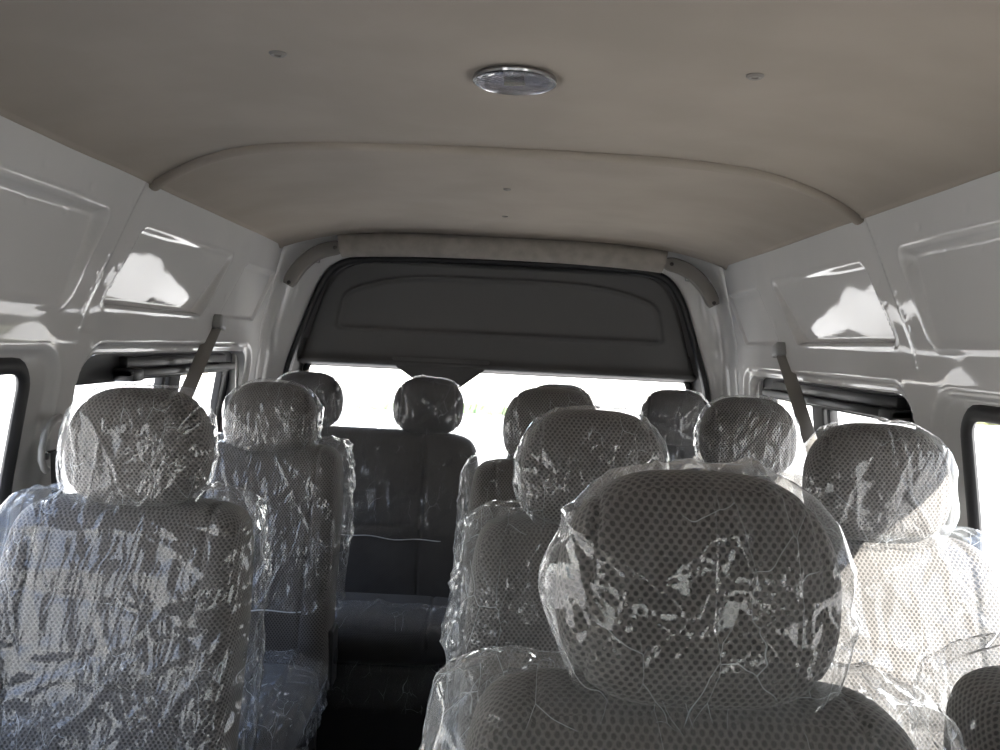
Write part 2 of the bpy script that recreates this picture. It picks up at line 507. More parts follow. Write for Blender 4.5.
def outline(k, inset=0.0, n=140, depth=0.0, sgn=1):
    """points along a window opening outline, by marching rays from its middle"""
    a = WIN[k]
    cy, cz = (a[0] + a[1]) / 2, (a[2] + a[3]) / 2
    pts = []
    hy, hz = (a[1] - a[0]) / 2, (a[3] - a[2]) / 2
    for i in range(n):
        t = 2 * math.pi * i / n
        # superellipse start direction gives even spacing along the long sides
        dy, dz = math.cos(t), math.sin(t)
        dy = math.copysign(abs(dy) ** 0.6, dy) * hy * 1.1; dz = math.copysign(abs(dz) ** 0.6, dz) * hz * 1.1
        lo, hi = 0.0, 1.6
        for _ in range(30):
            mm = (lo + hi) / 2
            if float(sdw(k, np.array(cy + dy * mm), np.array(cz + dz * mm))) > -inset: hi = mm
            else: lo = mm
        y, z = cy + dy * lo, cz + dz * lo
        base = float(wz(z) + wall_offset(np.array([y]), np.array([z]))[0])
        pts.append((sgn * (base + depth), y, z))
    return pts
def ring_strip(P, Q):
    n = len(P)
    return list(P) + list(Q), [(i, (i + 1) % n, n + (i + 1) % n, n + i) for i in range(n)]

def pane_mesh(pts, off):
    n = len(pts)
    c = Vector((sum(p[0] for p in pts) / n, sum(p[1] for p in pts) / n, sum(p[2] for p in pts) / n))
    return [tuple(p) for p in pts] + [tuple(c)], [(i, (i + 1) % n, n) for i in range(n)]

def side_window(k, sgn, num, label):
    root = empty('window_%d' % num, label, 'window', (sgn * 0.84, (WIN[k][0] + WIN[k][1]) / 2, WIN[k][2]))
    root['kind'] = 'structure'
    L = root.location
    def loc(P): return [(p[0] - L.x, p[1] - L.y, p[2] - L.z) for p in P]
    deep = 0.055 if k == 2 else 0.012
    # jamb
    jm = MB()
    A = outline(k, 0.0, sgn=sgn); B = outline(k, 0.004, depth=deep, sgn=sgn)
    jm.add(*ring_strip(loc(A), loc(B)))
    jm.build('window_jamb', M_paint if k == 2 else M_black, root)
    # black seal with soft round section
    ins = 0.012 if k != 2 else 0.012
    sl = MB()
    sl.tube(loc(outline(k, ins, depth=deep * (0.25 if k != 2 else 0.9), sgn=sgn)), 0, 12, closed=True, flat=(0.016, 0.010, (sgn, 0, 0)))
    sl.build('rubber_seal', M_black, root)
    gp = MB(); gp.add(*pane_mesh(loc(outline(k, 0.010, depth=deep, sgn=sgn)), 0))
    gp.build('window_pane', M_glass, root, smooth=False)
    if k == 2:
        fr = MB()
        xd = sgn * (deep + 0.0)
        def X(z): return sgn * (wz(z) + 0.012 + deep) - L.x
        # top rail, sliding pane post, rear post
        zt, zb = 1.243, 1.168
        for (z0_, z1_, ya, yb, th) in ((1.172, 1.243, 1.72, 2.93, 0.022), (0.76, 0.80, 1.73, 2.92, 0.02)):
            zm = (z0_ + z1_) / 2
            fr.tube([(X(zm) - sgn * 0.006, y_ - L.y, zm - L.z) for y_ in (ya, yb)], 0, 16, flat=((z1_ - z0_) / 2, th / 2, (sgn, 0, 0), 0.3))
        for (ya, wd) in ((2.405, 0.085), (2.845, 0.07), (2.325, 0.02)):
            fr.tube([(X(z_) - sgn * 0.004, ya - L.y, z_ - L.z) for z_ in np.linspace(0.78, 1.19, 10)], 0, 16, flat=(wd / 2, 0.012, (sgn, 0, 0), 0.3))
        fr.build('sliding_frame', M_black, root)
    return root
side_window(1, -1, 1, 'left front side window with black rubber seal, cut by the photo edge')
side_window(2, -1, 2, 'left rear side window with black sliding frame behind the bagged headrests')
side_window(3, -1, 3, 'left cab window ahead of the passenger compartment')
side_window(1, 1, 4, 'right front side window with black rubber seal, beside the sunlit seat')
side_window(2, 1, 5, 'right rear side window with black sliding frame behind the bagged headrests')
side_window(3, 1, 6, 'right cab window ahead of the passenger compartment')

# ceiling ---------------------------------------------------------------
def zc_(x): return 1.600 + 0.073 * (1 - np.minimum(np.abs(x) / 0.752, 1) ** 4.0)
def ceiling():
    xs = np.concatenate([np.linspace(-0.752, -0.70, 14), np.linspace(-0.69, 0.69, 61), np.linspace(0.70, 0.752, 14)])
    ys = np.linspace(YF, 2.955, 110)
    X, Y = np.meshgrid(xs, ys, indexing='ij')
    P = np.stack([X.ravel(), Y.ravel(), np.zeros(X.size)], -1)
    Z = zc_(X)
    Z = Z - 0.003 * sstep(0.735, 0.742, np.abs(X)) + 0.006 * sstep(0.745, 0.752, np.abs(X))
    Z = Z + (0.0016 * vnoise(P, 4.0)).reshape(X.shape)
    Z = Z - 0.012 * sstep(2.935, 2.955, Y)
    V = np.stack([X, Y, Z], -1).reshape(-1, 3)
    nx, ny = X.shape
    Fc = [(i * ny + j, i * ny + j + 1, (i + 1) * ny + j + 1, (i + 1) * ny + j) for i in range(nx - 1) for j in range(ny - 1)]
    o = link_mesh('ceiling', V, Fc, M_head)
    sm = o.modifiers.new('thick', 'SOLIDIFY'); sm.thickness = 0.006; sm.offset = -1
    # roof sheet over the headliner keeps the daylight out
    r_ = MB()
    xs2 = np.linspace(-0.88, 0.88, 21)
    V2 = []; F2 = []
    for y in (YF - 0.03, 3.34):
        for x in xs2: V2.append((x, y, 1.71 - 0.065 * abs(x / 0.79) ** 3))
    n = len(xs2)
    F2 = [(i, i + 1, n + i + 1, n + i) for i in range(n - 1)]
    r_.add(V2, F2)
    ro = r_.build('roof_skin', M_paint, o)
    # side closures between wall top and roof
    for sg in (-1, 1):
        c = MB(); c.add([(sg * 0.738, YF, 1.635), (sg * 0.738, 3.34, 1.635), (sg * 0.80, 3.34, 1.655), (sg * 0.80, YF, 1.655)], [(0, 1, 2, 3)])
        c.build('roof_rail', M_paint, o)
    return struct(o, 'taupe cloth headliner on the van roof')
ceiling()

# bead across the headliner
def bead():
    pts = []
    ctrl = [(-0.744, 1.872), (-0.70, 1.835), (-0.62, 1.775), (-0.52, 1.722), (-0.42, 1.703), (-0.2, 1.697), (0, 1.695), (0.2, 1.695), (0.40, 1.702), (0.50, 1.72), (0.62, 1.775), (0.70, 1.83), (0.744, 1.862)]
    for i in range(len(ctrl) - 1):
        p0 = ctrl[max(i - 1, 0)]; p1 = ctrl[i]; p2 = ctrl[i + 1]; p3 = ctrl[min(i + 2, len(ctrl) - 1)]
        for t in np.linspace(0, 1, 8, endpoint=False):
            q = [0.5 * ((2 * p1[a]) + (-p0[a] + p2[a]) * t + (2 * p0[a] - 5 * p1[a] + 4 * p2[a] - p3[a]) * t * t + (-p0[a] + 3 * p1[a] - 3 * p2[a] + p3[a]) * t ** 3) for a in (0, 1)]
            pts.append((q[0], q[1], float(zc_(np.array(q[0]))) - 0.003))
    pts.append((ctrl[-1][0], ctrl[-1][1], float(zc_(np.array(0.744))) - 0.003))
    b = MB().tube(pts, 0, 12, flat=(0.013, 0.012, (0, 0, 1)))
    o = b.build('trim_1', M_head)
    return struct(o, 'curved padded taupe bead across the headliner')
bead()

# floor -----------------------------------------------------------------
fl = MB().rbox((0, 1.08, -0.03), (1.76, 4.5, 0.06), 0.005)
struct(fl.build('floor', M_floor), 'black van floor')

# rear ring (D pillars) --------------------------------------------------
OPEN = [(-0.775, 0.55), (-0.785, 0.80), (-0.775, 1.02), (-0.756, 1.175), (-0.728, 1.265), (-0.697, 1.354), (-0.658, 1.461), (-0.622, 1.53), (-0.585, 1.563), (-0.53, 1.583), (-0.40, 1.592), (-0.2, 1.598), (0, 1.600),
        (0.2, 1.600), (0.38, 1.598), (0.52, 1.592), (0.58, 1.572), (0.62, 1.535), (0.655, 1.468), (0.690, 1.365), (0.722, 1.272), (0.752, 1.178), (0.775, 1.02), (0.785, 0.80), (0.775, 0.55)]
def resample(P, n):
    P = np.array(P, float)
    # smooth once by chaikin
    for _ in range(2):
        Q = [P[0]]
        for i in range(len(P) - 1):
            Q += [P[i] * .75 + P[i + 1] * .25, P[i] * .25 + P[i + 1] * .75]
        Q.append(P[-1]); P = np.array(Q)
    s = np.concatenate([[0], np.cumsum(np.hypot(*np.diff(P, axis=0).T))])
    t = np.linspace(0, s[-1], n)
    return np.stack([np.interp(t, s, P[:, 0]), np.interp(t, s, P[:, 1])], -1)
def rear_ring():
    n = 220
    I = resample(OPEN, n)
    outer = []
    for z in np.linspace(0.0, 1.56, 60): outer.append((-(float(wz(z)) + 0.001), z))
    for t in np.linspace(0, 1, 14)[1:]: outer.append((-0.755 + 0.045 * t, 1.565 + 0.07 * math.sin(t * math.pi / 2)))
    for x in np.linspace(-0.68, 0.68, 60): outer.append((x, float(zc_(np.array(x))) + 0.012))
    for t in np.linspace(1, 0, 14)[:-1]: outer.append((0.755 - 0.045 * t, 1.565 + 0.07 * math.sin(t * math.pi / 2)))
    for z in np.linspace(1.56, 0, 60): outer.append((float(wz(z)) + 0.001, z))
    O = np.array(outer)
    so = np.concatenate([[0], np.cumsum(np.hypot(*np.diff(O, axis=0).T))])
    # match by angle around (0,1.0)
    def ang(P): return np.unwrap(np.arctan2(P[:, 0], -(P[:, 1] - 0.9) * -1.0 + 0))
    ai = np.arctan2(I[:, 0], I[:, 1] - 0.9); ao = np.arctan2(O[:, 0], O[:, 1] - 0.9)
    O2 = np.stack([np.interp(ai, ao, O[:, 0]), np.interp(ai, ao, O[:, 1])], -1)
    rows = []
    for t, (bl, y) in zip(np.linspace(0, 1, 9), [(0, 2.99), (.06, 3.02), (.15, 3.05), (.30, 3.075), (.50, 3.09), (.72, 3.10), (.90, 3.107), (.97, 3.115), (1.0, 3.135)]):
        Q = O2 * (1 - bl) + I * bl
        rows.append(np.stack([Q[:, 0], np.full(n, y), Q[:, 1]], -1))
    V = np.concatenate(rows)
    Fc = [(r_ * n + i, r_ * n + i + 1, (r_ + 1) * n + i + 1, (r_ + 1) * n + i) for r_ in range(len(rows) - 1) for i in range(n - 1)]
    o = link_mesh('wall_back', V, Fc, M_paint)
    sm = o.modifiers.new('thick', 'SOLIDIFY'); sm.thickness = 0.002; sm.offset = 1
    struct(o, 'painted metal frame round the tailgate opening')
    # black weatherstrip
    ws = MB().tube([(p[0] * 0.990, 3.118, p[1] - 0.007) for p in I], 0, 10, flat=(0.013, 0.018, (0, 1, 0)))
    o = ws.build('trim_2', M_black)
    struct(o, 'black rubber weatherstrip round the tailgate opening')
rear_ring()

# front wall with windscreen opening (behind the viewpoint) -----------------
fw = MB()
fw.rbox((0, YF, 0.48), (1.70, 0.05, 0.96), 0.01)
fw.rbox((0, YF, 1.50), (1.56, 0.05, 0.36), 0.01)
for sg in (-1, 1): fw.rbox((sg * 0.76, YF, 1.15), (0.22, 0.05, 0.62), 0.01)
struct(fw.build('wall_front', M_blackp), 'cab bulkhead with windscreen opening')
wsn = MB().rbox((0, YF, 1.14), (1.34, 0.005, 0.38), 0.002)
struct(wsn.build('window_7', M_glass), 'windscreen of the van')

# ------------------------------------------------------------------ tailgate
def tailgate():
    root = empty('tailgate', 'raised-panel charcoal tailgate trim and wide rear window at the back of the van', 'tailgate', (0, 3.18, 0.0))
    def yl(z): return 3.135 + (1.60 - z) * 0.16
    # moulded trim board, height field clipped to the outline
    OUT = [(-0.735, 1.190), (-0.722, 1.24), (-0.697, 1.32), (-0.655, 1.43), (-0.618, 1.505), (-0.57, 1.552), (-0.48, 1.572), (-0.2, 1.585), (0, 1.588), (0.2, 1.588), (0.46, 1.580), (0.56, 1.56), (0.612, 1.51), (0.65, 1.43), (0.69, 1.32), (0.716, 1.24), (0.732, 1.175)]
    Rr = resample(OUT, 160)
    half = lambda z, s: np.interp(z, (Rr[:80, 1] if s < 0 else Rr[80:, 1][::-1]), (np.abs(Rr[:80, 0]) if s < 0 else np.abs(Rr[80:, 0][::-1])))
    nu, nv = 241, 111
    V = []
    for j in range(nv):
        v = j / (nv - 1)
        for i in range(nu):
            u = i / (nu - 1) * 2 - 1
            V.append((u, v, 0))
    V = np.array(V)
    zt = lambda x: np.interp(x, Rr[:, 0][40:120], Rr[:, 1][40:120])
    ztop = 1.588
    z = 1.192 + V[:, 1] * (1.586 - 1.192)
    hw = np.where(V[:, 0] < 0, half(z, -1), half(z, 1))
    x = V[:, 0] * hw
    # inner pressed field
    def emb(x, z):
        lim_t = 1.530 - 0.045 * (np.abs(x) / 0.5) ** 4
        hwid = 0.585 - 0.22 * np.clip(z - 1.34, 0, 1) - 1.2 * np.clip(z - 1.44, 0, 1) ** 1.5
        a = np.abs(x) - hwid; b_ = z - lim_t; c = 1.335 - z
        k = 0.025
        def smax(p, q): hh = np.clip(0.5 + 0.5 * (p - q) / k, 0, 1); return q * (1 - hh) + p * hh + k * hh * (1 - hh)
        return smax(smax(a, b_), c)
    sd = emb(x, z)
    y = yl(z) + 0.0
    y -= 0.009 * np.exp(-(sd / 0.007) ** 2)
    y += 0.004 * (1 - sstep(-0.02, 0.0, sd))
    # lower lip rolls toward the cabin then back to the glass
    y -= 0.020 * np.exp(-((z - 1.217) / 0.016) ** 2)
    y += 0.045 * (1 - sstep(1.192, 1.208, z))
    edge = (1 - np.abs(V[:, 0])) * hw
    y += 0.010 * (1 - sstep(0, 0.02, edge)) + 0.03 * (1 - sstep(0, 0.02, 1.588 - z))
    VV = np.stack([x, y - 3.18, z], -1)
    Fc = [(j * nu + i, j * nu + i + 1, (j + 1) * nu + i + 1, (j + 1) * nu + i) for j in range(nv - 1) for i in range(nu - 1)]
    link_mesh('trim_board', VV, Fc, M_tail, root)
    MB().rbox((0, 3.30 - 3.18, 1.43), (1.62, 0.02, 0.44), 0.004).build('light_seal_backing', M_paint, root)  # unseen backing added to seal the daylight gap round the trim board
    for sg in (-1, 1): MB().rbox((sg * 0.868, 3.11 - 3.18, 0.89), (0.02, 0.46, 1.82), 0.004).build('sun_blocker', M_paint, root)  # unseen side panels, added to stop sun leaking in past the rear pillars
    # brake light housing under the board
    hb = bmesh.new()
    pr = [(-0.385, 1.215), (-0.370, 1.205), (-0.268, 1.138), (-0.252, 1.130), (-0.150, 1.130), (-0.134, 1.138), (-0.048, 1.205), (-0.030, 1.215), (-0.030, 1.24), (-0.385, 1.24)]
    fr_ = [hb.verts.new((a, yl(b) - 3.18 - 0.014, b)) for a, b in pr]
    bk_ = [hb.verts.new((a, yl(b) - 3.18 + 0.05, b)) for a, b in pr]
    hb.faces.new(fr_); hb.faces.new(bk_[::-1])
    for i in range(len(pr)):
        hb.faces.new((fr_[i], bk_[i], bk_[(i + 1) % len(pr)], fr_[(i + 1) % len(pr)]))
    bmesh.ops.recalc_face_normals(hb, faces=hb.faces)
    bmesh.ops.bevel(hb, geom=[e for e in hb.edges], offset=0.004, segments=2, affect='EDGES')
    me = bpy.data.meshes.new('brake_light_housing'); hb.to_mesh(me); hb.free()
    me.materials.append(M_tail)
    o = bpy.data.objects.new('brake_light_housing', me); COL.objects.link(o); o.parent = root
    # painted inner frame of the tailgate, down to the floor
    fr = MB()
    I = resample(OPEN, 220)
    A = [(p[0] * 0.985, 3.135 - 3.18 + 0.02, p[1] - 0.012 * (p[1] > 1.3)) for p in I]
    B = [(p[0] * 0.955, 3.15 + (1.6 - p[1]) * 0.16 - 3.18 + 0.02, p[1] - 0.022 * (p[1] > 1.3)) for p in I]
    n = len(I)
    fr.add(A + B, [(i, i + 1, n + i + 1, n + i) for i in range(n - 1)])
    fr.build('door_frame', M_tail, root)
    lo = MB()
    lo.rbox((0, 3.30 - 3.18, 0.36), (1.74, 0.05, 0.88), 0.01)
    lo.build('lower_panel', M_paint, root)
    # black band and glass
    gz0, gz1 = 0.76, 1.225
    cor = []
    hx = 0.725
    for (cx, cz, a0) in ((hx - .08, gz1 - .06, 0), (-hx + .08, gz1 - .06, 90), (-hx + .06, gz0 + .06, 180), (hx - .06, gz0 + .06, 270)):
        for a in range(0, 91, 10):
            cor.append((cx + .06 * math.cos(R(a0 + a)), cz + .06 * math.sin(R(a0 + a))))
    bt = MB().tube([(a, yl(b) + 0.03 - 3.18, b) for a, b in cor], 0, 10, closed=True, flat=(0.012, 0.010, (0, 1, 0)))
    bt.build('glass_seal', M_black, root)
    g = MB(); g.add([(a, yl(b) + 0.036 - 3.18, b) for a, b in cor], [tuple(range(len(cor)))])
    g.build('rear_glass', M_glass, root, smooth=False)
    # metal around the glass
    nn = 96
    ringi = []; ringo = []
    for i in range(len(cor)):
        a, b = cor[i]
        ringi.append((a, yl(b) + 0.034 - 3.18, b))
        ringo.append((max(-0.79, min(0.79, a * 1.12)), yl(b) + 0.034 - 3.18, b + (0.06 if b > 1 else -0.06)))
    rr = MB(); rr.add(*ring_strip(ringi, ringo)); rr.build('glass_surround', M_paint, root)
    return root
tailgate()

# header roll above the tailgate -----------------------------------------
def header_roll():
    xs = np.linspace(-0.552, 0.545, 60)
    sec = []
    n = 20
    V = []; 
    for x in xs:
        zc = 1.624 - 0.014 * (abs(x) / 0.55) ** 3 + 0.004 * (1 - abs(x) / 0.55)
        for k in range(n):
            a = 2 * math.pi * k / n
            c, s_ = math.cos(a), math.sin(a)
            yy = 2.985 + 0.034 * math.copysign(abs(c) ** 0.8, c); zz = zc + 0.041 * math.copysign(abs(s_) ** 0.75, s_)
            V.append((x - (0.010 * s_ * (1 if x < -0.5 else (-1 if x > 0.5 else 0))), yy, zz))
    Fc = [(i * n + k, (i + 1) * n + k, (i + 1) * n + (k + 1) % n, i * n + (k + 1) % n) for i in range(len(xs) - 1) for k in range(n)]
    Fc.append(tuple(range(n))); Fc.append(tuple((len(xs) - 1) * n + k for k in range(n))[::-1])
    mb = MB().add(V, Fc)
    o = mb.build('header_pad', principled('padded_taupe_vinyl', (0.26, 0.235, 0.21), 0.6, spec=0.35, vary=0.2, vscale=25, bump=(250, 0.4, 0.001)))
    tag(o, 'long padded taupe header trim above the tailgate', 'trim pad')
header_roll()

# curved corner covers ------------------------------------------------------
def corner_cover(sg, label):
    root = empty('corner_cover', label, 'trim cover', (sg * 0.64, 3.03, 1.54), 0, 'curved covers beside the tailgate header')
    pts = []
    P = [(0.732, 1.470), (0.705, 1.522), (0.672, 1.560), (0.632, 1.588), (0.592, 1.602), (0.555, 1.607)]
    P = resample(P, 24)
    V = []; Fc = []
    for i, p in enumerate(P):
        a = P[max(i - 1, 0)]; b = P[min(i + 1, len(P) - 1)]
        t = (b - a) / np.hypot(*(b - a)); nr = np.array([t[1], -t[0]])
        d_end = min(i, len(P) - 1 - i)
        hw = 0.025 * (1 if d_end > 2 else (0.72, 0.9, 0.98)[d_end])
        for (u, h) in ((-1, 0.010), (-1, 0.002), (-0.8, -0.004), (-0.3, -0.006), (0.3, -0.006), (0.8, -0.004), (1, 0.002), (1, 0.010)):
            q = p + nr * u * hw
            V.append((sg * q[0] - sg * 0.64, 3.020 + h - 3.03, q[1] - 1.54))
    m_ = 8
    Fc = [(i * m_ + k, (i + 1) * m_ + k, (i + 1) * m_ + k + 1, i * m_ + k + 1) for i in range(len(P) - 1) for k in range(m_ - 1)]
    Fc += [tuple(range(m_)), tuple((len(P) - 1) * m_ + k for k in range(m_))]
    MB().add(V, Fc).build('cover_strip', M_trim, root)
    for p in (P[1], P[-3]):
        MB().lathe([(0.001, -0.003), (0.006, -0.002), (0.007, 0.0), (0.007, 0.004)], (sg * p[0] - sg * 0.64, 3.016 - 3.03 - 0.003, p[1] - 1.54), 'Y', 16).build('screw', M_screw, root)
    # foot joining the cover to the pillar behind
    MB().rbox((sg * (0.655 - 0.64), 0.035, 1.565 - 1.54), (0.03, 0.07, 0.02), 0.004).build('mounting_foot', M_paint, root)
corner_cover(-1, 'curved taupe cover with two screws at the left of the tailgate header')
corner_cover(1, 'curved taupe cover with two screws at the right of the tailgate header')

# dome lamp ---------------------------------------------------------------
def dome():
    z = float(zc_(np.array(0.0)))
    root = empty('dome_lamp', 'round clear dome lamp with chrome rim in the middle of the headliner', 'ceiling lamp', (0.004, 1.235, z - 0.001))
    MB().lathe([(0.050, 0.0), (0.0575, -0.001), (0.0590, -0.005), (0.0580, -0.008), (0.0560, -0.009), (0.0545, -0.007), (0.0535, -0.003)], (0, 0, 0), 'Z', 48).build('rim', M_chrome, root)
    MB().lathe([(0.0530, -0.003), (0.050, -0.004), (0.030, -0.005), (0.010, -0.005), (0.001, -0.005)], (0, 0, 0), 'Z', 40).build('reflector', principled('lamp_reflector', (0.35, 0.35, 0.38), 0.25, metal=0.8), root)
    mb = MB().tube([(-0.014, 0.004, -0.0085), (0.014, -0.002, -0.0085)], 0.003, 10)
    mb.build('bulb', principled('bulb_glass', (0.7, 0.65, 0.5), 0.2), root)
    # ribbed clear lens
    mm, nt, out = new_mat('clear_ribbed_lens')
    N = NT(nt)
    co = N.n('ShaderNodeTexCoord').outputs['Object']
    wv = N.n('ShaderNodeTexWave'); wv.inputs['Scale'].default_value = 110; wv.bands_direction = 'DIAGONAL'
    N.l(co, wv.inputs['Vector'])
    b = N.n('ShaderNodeBump'); b.inputs['Strength'].default_value = 0.6; b.inputs['Distance'].default_value = 0.002
    N.l(wv.outputs['Fac'], b.inputs['Height'])
    tr = N.n('ShaderNodeBsdfTransparent'); tr.inputs['Color'].default_value = (0.8, 0.8, 0.83, 1)
    gl = N.n('ShaderNodeBsdfGlossy'); gl.inputs['Roughness'].default_value = 0.05; N.l(b.outputs[0], gl.inputs['Normal'])
    mx = N.n('ShaderNodeMixShader'); N.l(schlick(N, b.outputs[0], 0.12), mx.inputs[0]); N.l(tr.outputs[0], mx.inputs[1]); N.l(gl.outputs[0], mx.inputs[2])
    N.l(mx.outputs[0], out.inputs[0])
    prof = [(0.0550, -0.0075)] + [(0.0545 * math.cos(t), -0.008 - 0.006 * math.sin(t)) for t in np.linspace(0.1, 1.5, 10)]
    MB().lathe(prof, (0, 0, 0), 'Z', 48).build('lens', mm, root)
dome()
for i, (x, y, lb) in enumerate([(-0.311, 1.178, 'small dark headliner clip left of the dome lamp'), (0.320, 1.172, 'small dark headliner clip right of the dome lamp'),
                                (0.001, 2.12, 'tiny headliner clip behind the curved bead, nearer the dome lamp'), (-0.001, 2.56, 'tiny headliner clip nearest the tailgate header')]):
    z = float(zc_(np.array(x)))
    q = 1.0 if i < 2 else 0.75
    o = MB().lathe([(0.012 * q, 0.003), (0.0118 * q, -0.001), (0.009 * q, -0.0035), (0.005 * q, -0.003), (0.0048 * q, -0.001), (0.001, -0.001)], (0, 0, 0), 'Z', 20).build('headliner_clip', M_trim)
    o.location = (x, y, z)
    tag(o, lb, 'clip', 'headliner clips')

# belts -------------------------------------------------------------------
def ribbon(pts, width, nrm, th=0.0015):
    return MB().tube(pts, 0, 8, flat=(width / 2, th, nrm, 0.5))
def high_belt(sg, label):
    root = empty('seat_belt', label, 'seat belt', (sg * 0.80, 2.50, 1.31), 0, 'seat belts on the van walls')
    L = root.location
    top = Vector((sg * 0.806, 2.505, 1.318)); bot = Vector((sg * 0.808, 2.235, 1.085))
    pts = [tuple(top.lerp(bot, t) + Vector((0, 0, 0)) - L) for t in np.linspace(0, 1, 10)]
    pts += [(sg * 0.822 - L.x, 2.235 - L.y, 1.05 - L.z)]
    ribbon(pts, 0.036, (sg * -0.45, -1, 0.5)).build('webbing', M_belt, root)
    MB().rbox((sg * 0.798 - L.x, 2.508 - L.y, 1.325 - L.z), (0.032, 0.05, 0.04), 0.008, 3, Matrix.Rotation(R(-12) , 4, 'X')).build('anchor_cover', M_greyp, root)
high_belt(-1, 'grey seat belt strap hanging in front of the left rear window')
high_belt(1, 'grey seat belt strap hanging in front of the right rear window')
def ring_belt():
    root = empty('seat_belt', 'black seat belt under a grey loop guide on the left pillar', 'seat belt', (-0.835, 1.615, 1.085), 0, 'seat belts on the van walls')
    arc = []
    for a in np.linspace(R(25), R(200), 18):
        arc.append((0.012, -0.002 - 0.028 * math.cos(a) * -1.0 - 0.028, -0.015 + 0.050 * math.sin(a) * 1.0))
    arc = [(0.014, 0.045, 0.038), (0.014, 0.025, 0.036), (0.014, 0.005, 0.026), (0.014, -0.012, 0.008), (0.014, -0.020, -0.014), (0.014, -0.020, -0.034), (0.014, -0.010, -0.050), (0.014, 0.0, -0.056)]
    MB().tube(arc, 0, 12, flat=(0.0075, 0.006, (1, 0, 0))).build('loop_guide', M_greyp, root)
    MB().rbox((0.004, 0.014, -0.02), (0.008, 0.022, 0.04), 0.005, 2).build('anchor_plate', M_greyp, root)
    MB().tube([(0.010, 0.004, -0.024), (0.012, 0.045, -0.024)], 0.003, 8).build('pin', M_chrome, root)
    ribbon([(0.020, 0.022, -0.022), (0.024, 0.024, -0.10), (0.022, 0.03, -0.25), (0.02, 0.03, -0.5)], 0.046, (1, 0, 0)).build('webbing', M_beltb, root)
ring_belt()

# black bars under the rear side window headers ------------------------------
def bar(sg, y0, y1, label):
    root = empty('window_bar', label, 'bar', (sg * 0.853, (y0 + y1) / 2, 1.20), 0, 'black bars under the window headers')
    MB().rbox((0, 0, -0.006), (0.050, y1 - y0, 0.020), 0.004, 2).build('bar_body', M_blackp, root)
    MB().rbox((sg * 0.012, -sg * 0.0, 0.016), (0.03, (y1 - y0) * 0.94, 0.03), 0.004, 2).build('upper_rail', M_blackp, root)
    MB().rbox((0.0, -(y1 - y0) / 2 + 0.03, -0.010), (0.056, 0.06, 0.030), 0.006, 2).build('end_cap', M_blackp, root)
bar(-1, 2.00, 2.78, 'black bar under the header of the left rear window')
bar(1, 1.84, 2.75, 'black bar under the header of the right rear window')

# ------------------------------------------------------------------ seats
def cube_grid(nx, ny, nz):
    """unit cube surface grid in [-1,1]^3 with shared vertices"""
    V = {}; L = []; Fc = []
    def vid(i, j, k):
        key = (i, j, k)
        if key not in V:
            V[key] = len(L); L.append((2 * i / nx - 1, 2 * j / ny - 1, 2 * k / nz - 1))
        return V[key]
    for i in range(nx):
        for k in range(nz):
            Fc.append((vid(i, 0, k), vid(i + 1, 0, k), vid(i + 1, 0, k + 1), vid(i, 0, k + 1)))
            Fc.append((vid(i, ny, k), vid(i, ny, k + 1), vid(i + 1, ny, k + 1), vid(i + 1, ny, k)))
    for i in range(nx):
        for j in range(ny):
            Fc.append((vid(i, j, 0), vid(i, j + 1, 0), vid(i + 1, j + 1, 0), vid(i + 1, j, 0)))
            Fc.append((vid(i, j, nz), vid(i + 1, j, nz), vid(i + 1, j + 1, nz), vid(i, j + 1, nz)))
    for j in range(ny):
        for k in range(nz):
            Fc.append((vid(0, j, k), vid(0, j, k + 1), vid(0, j + 1, k + 1), vid(0, j + 1, k)))
            Fc.append((vid(nx, j, k), vid(nx, j + 1, k), vid(nx, j + 1, k + 1), vid(nx, j, k + 1)))
    return np.array(L), np.array(Fc)
def pillow(dx, dy, dz, ex=4, ey=2.4, ez=4, res=(40, 16, 40)):
    P, Fc = cube_grid(*res)
    n = (np.abs(P[:, 0]) ** ex + np.abs(P[:, 1]) ** ey + np.abs(P[:, 2]) ** ez)
    # radial solve: scale t so that sum |t p|^e = 1
    lo = np.zeros(len(P)); hi = np.full(len(P), 1.8)
    for _ in range(36):
        t = (lo + hi) / 2
        g = np.abs(t * P[:, 0]) ** ex + np.abs(t * P[:, 1]) ** ey + np.abs(t * P[:, 2]) ** ez
        hi = np.where(g > 1, t, hi); lo = np.where(g > 1, lo, t)
    Q = P * t[:, None]
    return Q * np.array([dx, dy, dz]) / 2, Fc
def vnormals(V, Fc):
    n = np.zeros_like(V)
    a = V[Fc[:, 0]]; b = V[Fc[:, 1]]; c = V[Fc[:, 2]]; d = V[Fc[:, 3]]
    fn = np.cross(c - a, d - b)
    for k in range(4): np.add.at(n, Fc[:, k], fn)
    return n / (np.linalg.norm(n, axis=1)[:, None] + 1e-12)
def cut(V, Fc, keepmask):
    ok = keepmask[Fc].all(axis=1)
    Fc = Fc[ok]
    u_, inv = np.unique(Fc, return_inverse=True)
    return V[u_], inv.reshape(Fc.shape)

def headrest_shape(V):
    """V centred pillow -> tapered domed headrest"""
    z = V[:, 2]
    k = 1 - 0.10 * sstep(0.0, 0.10, z) - 0.03 * sstep(0.0, -0.10, z) * 0
    V = V.copy()
    V[:, 0] *= k
    V[:, 1] += 0.10 * z + 0.25 * V[:, 0] ** 2 * 0
    return V
def backrest_shape(V, h):
    V = V.copy()
    zn = (V[:, 2] / h)            # 0 bottom .. 1 top
    V[:, 0] *= 1 - 0.05 * sstep(0.60, 1.0, zn) + 0.04 * (1 - sstep(0, .5, zn))
    return V
LEAN = 0.30        # backward lean per metre of height
Z_SEAT, Z_TOP, = 0.47, 1.015

def seam(V, N, val, pos, depth=0.004, w=0.0035):
    return V - N * (depth * np.exp(-((val - pos) / w) ** 2))[:, None]

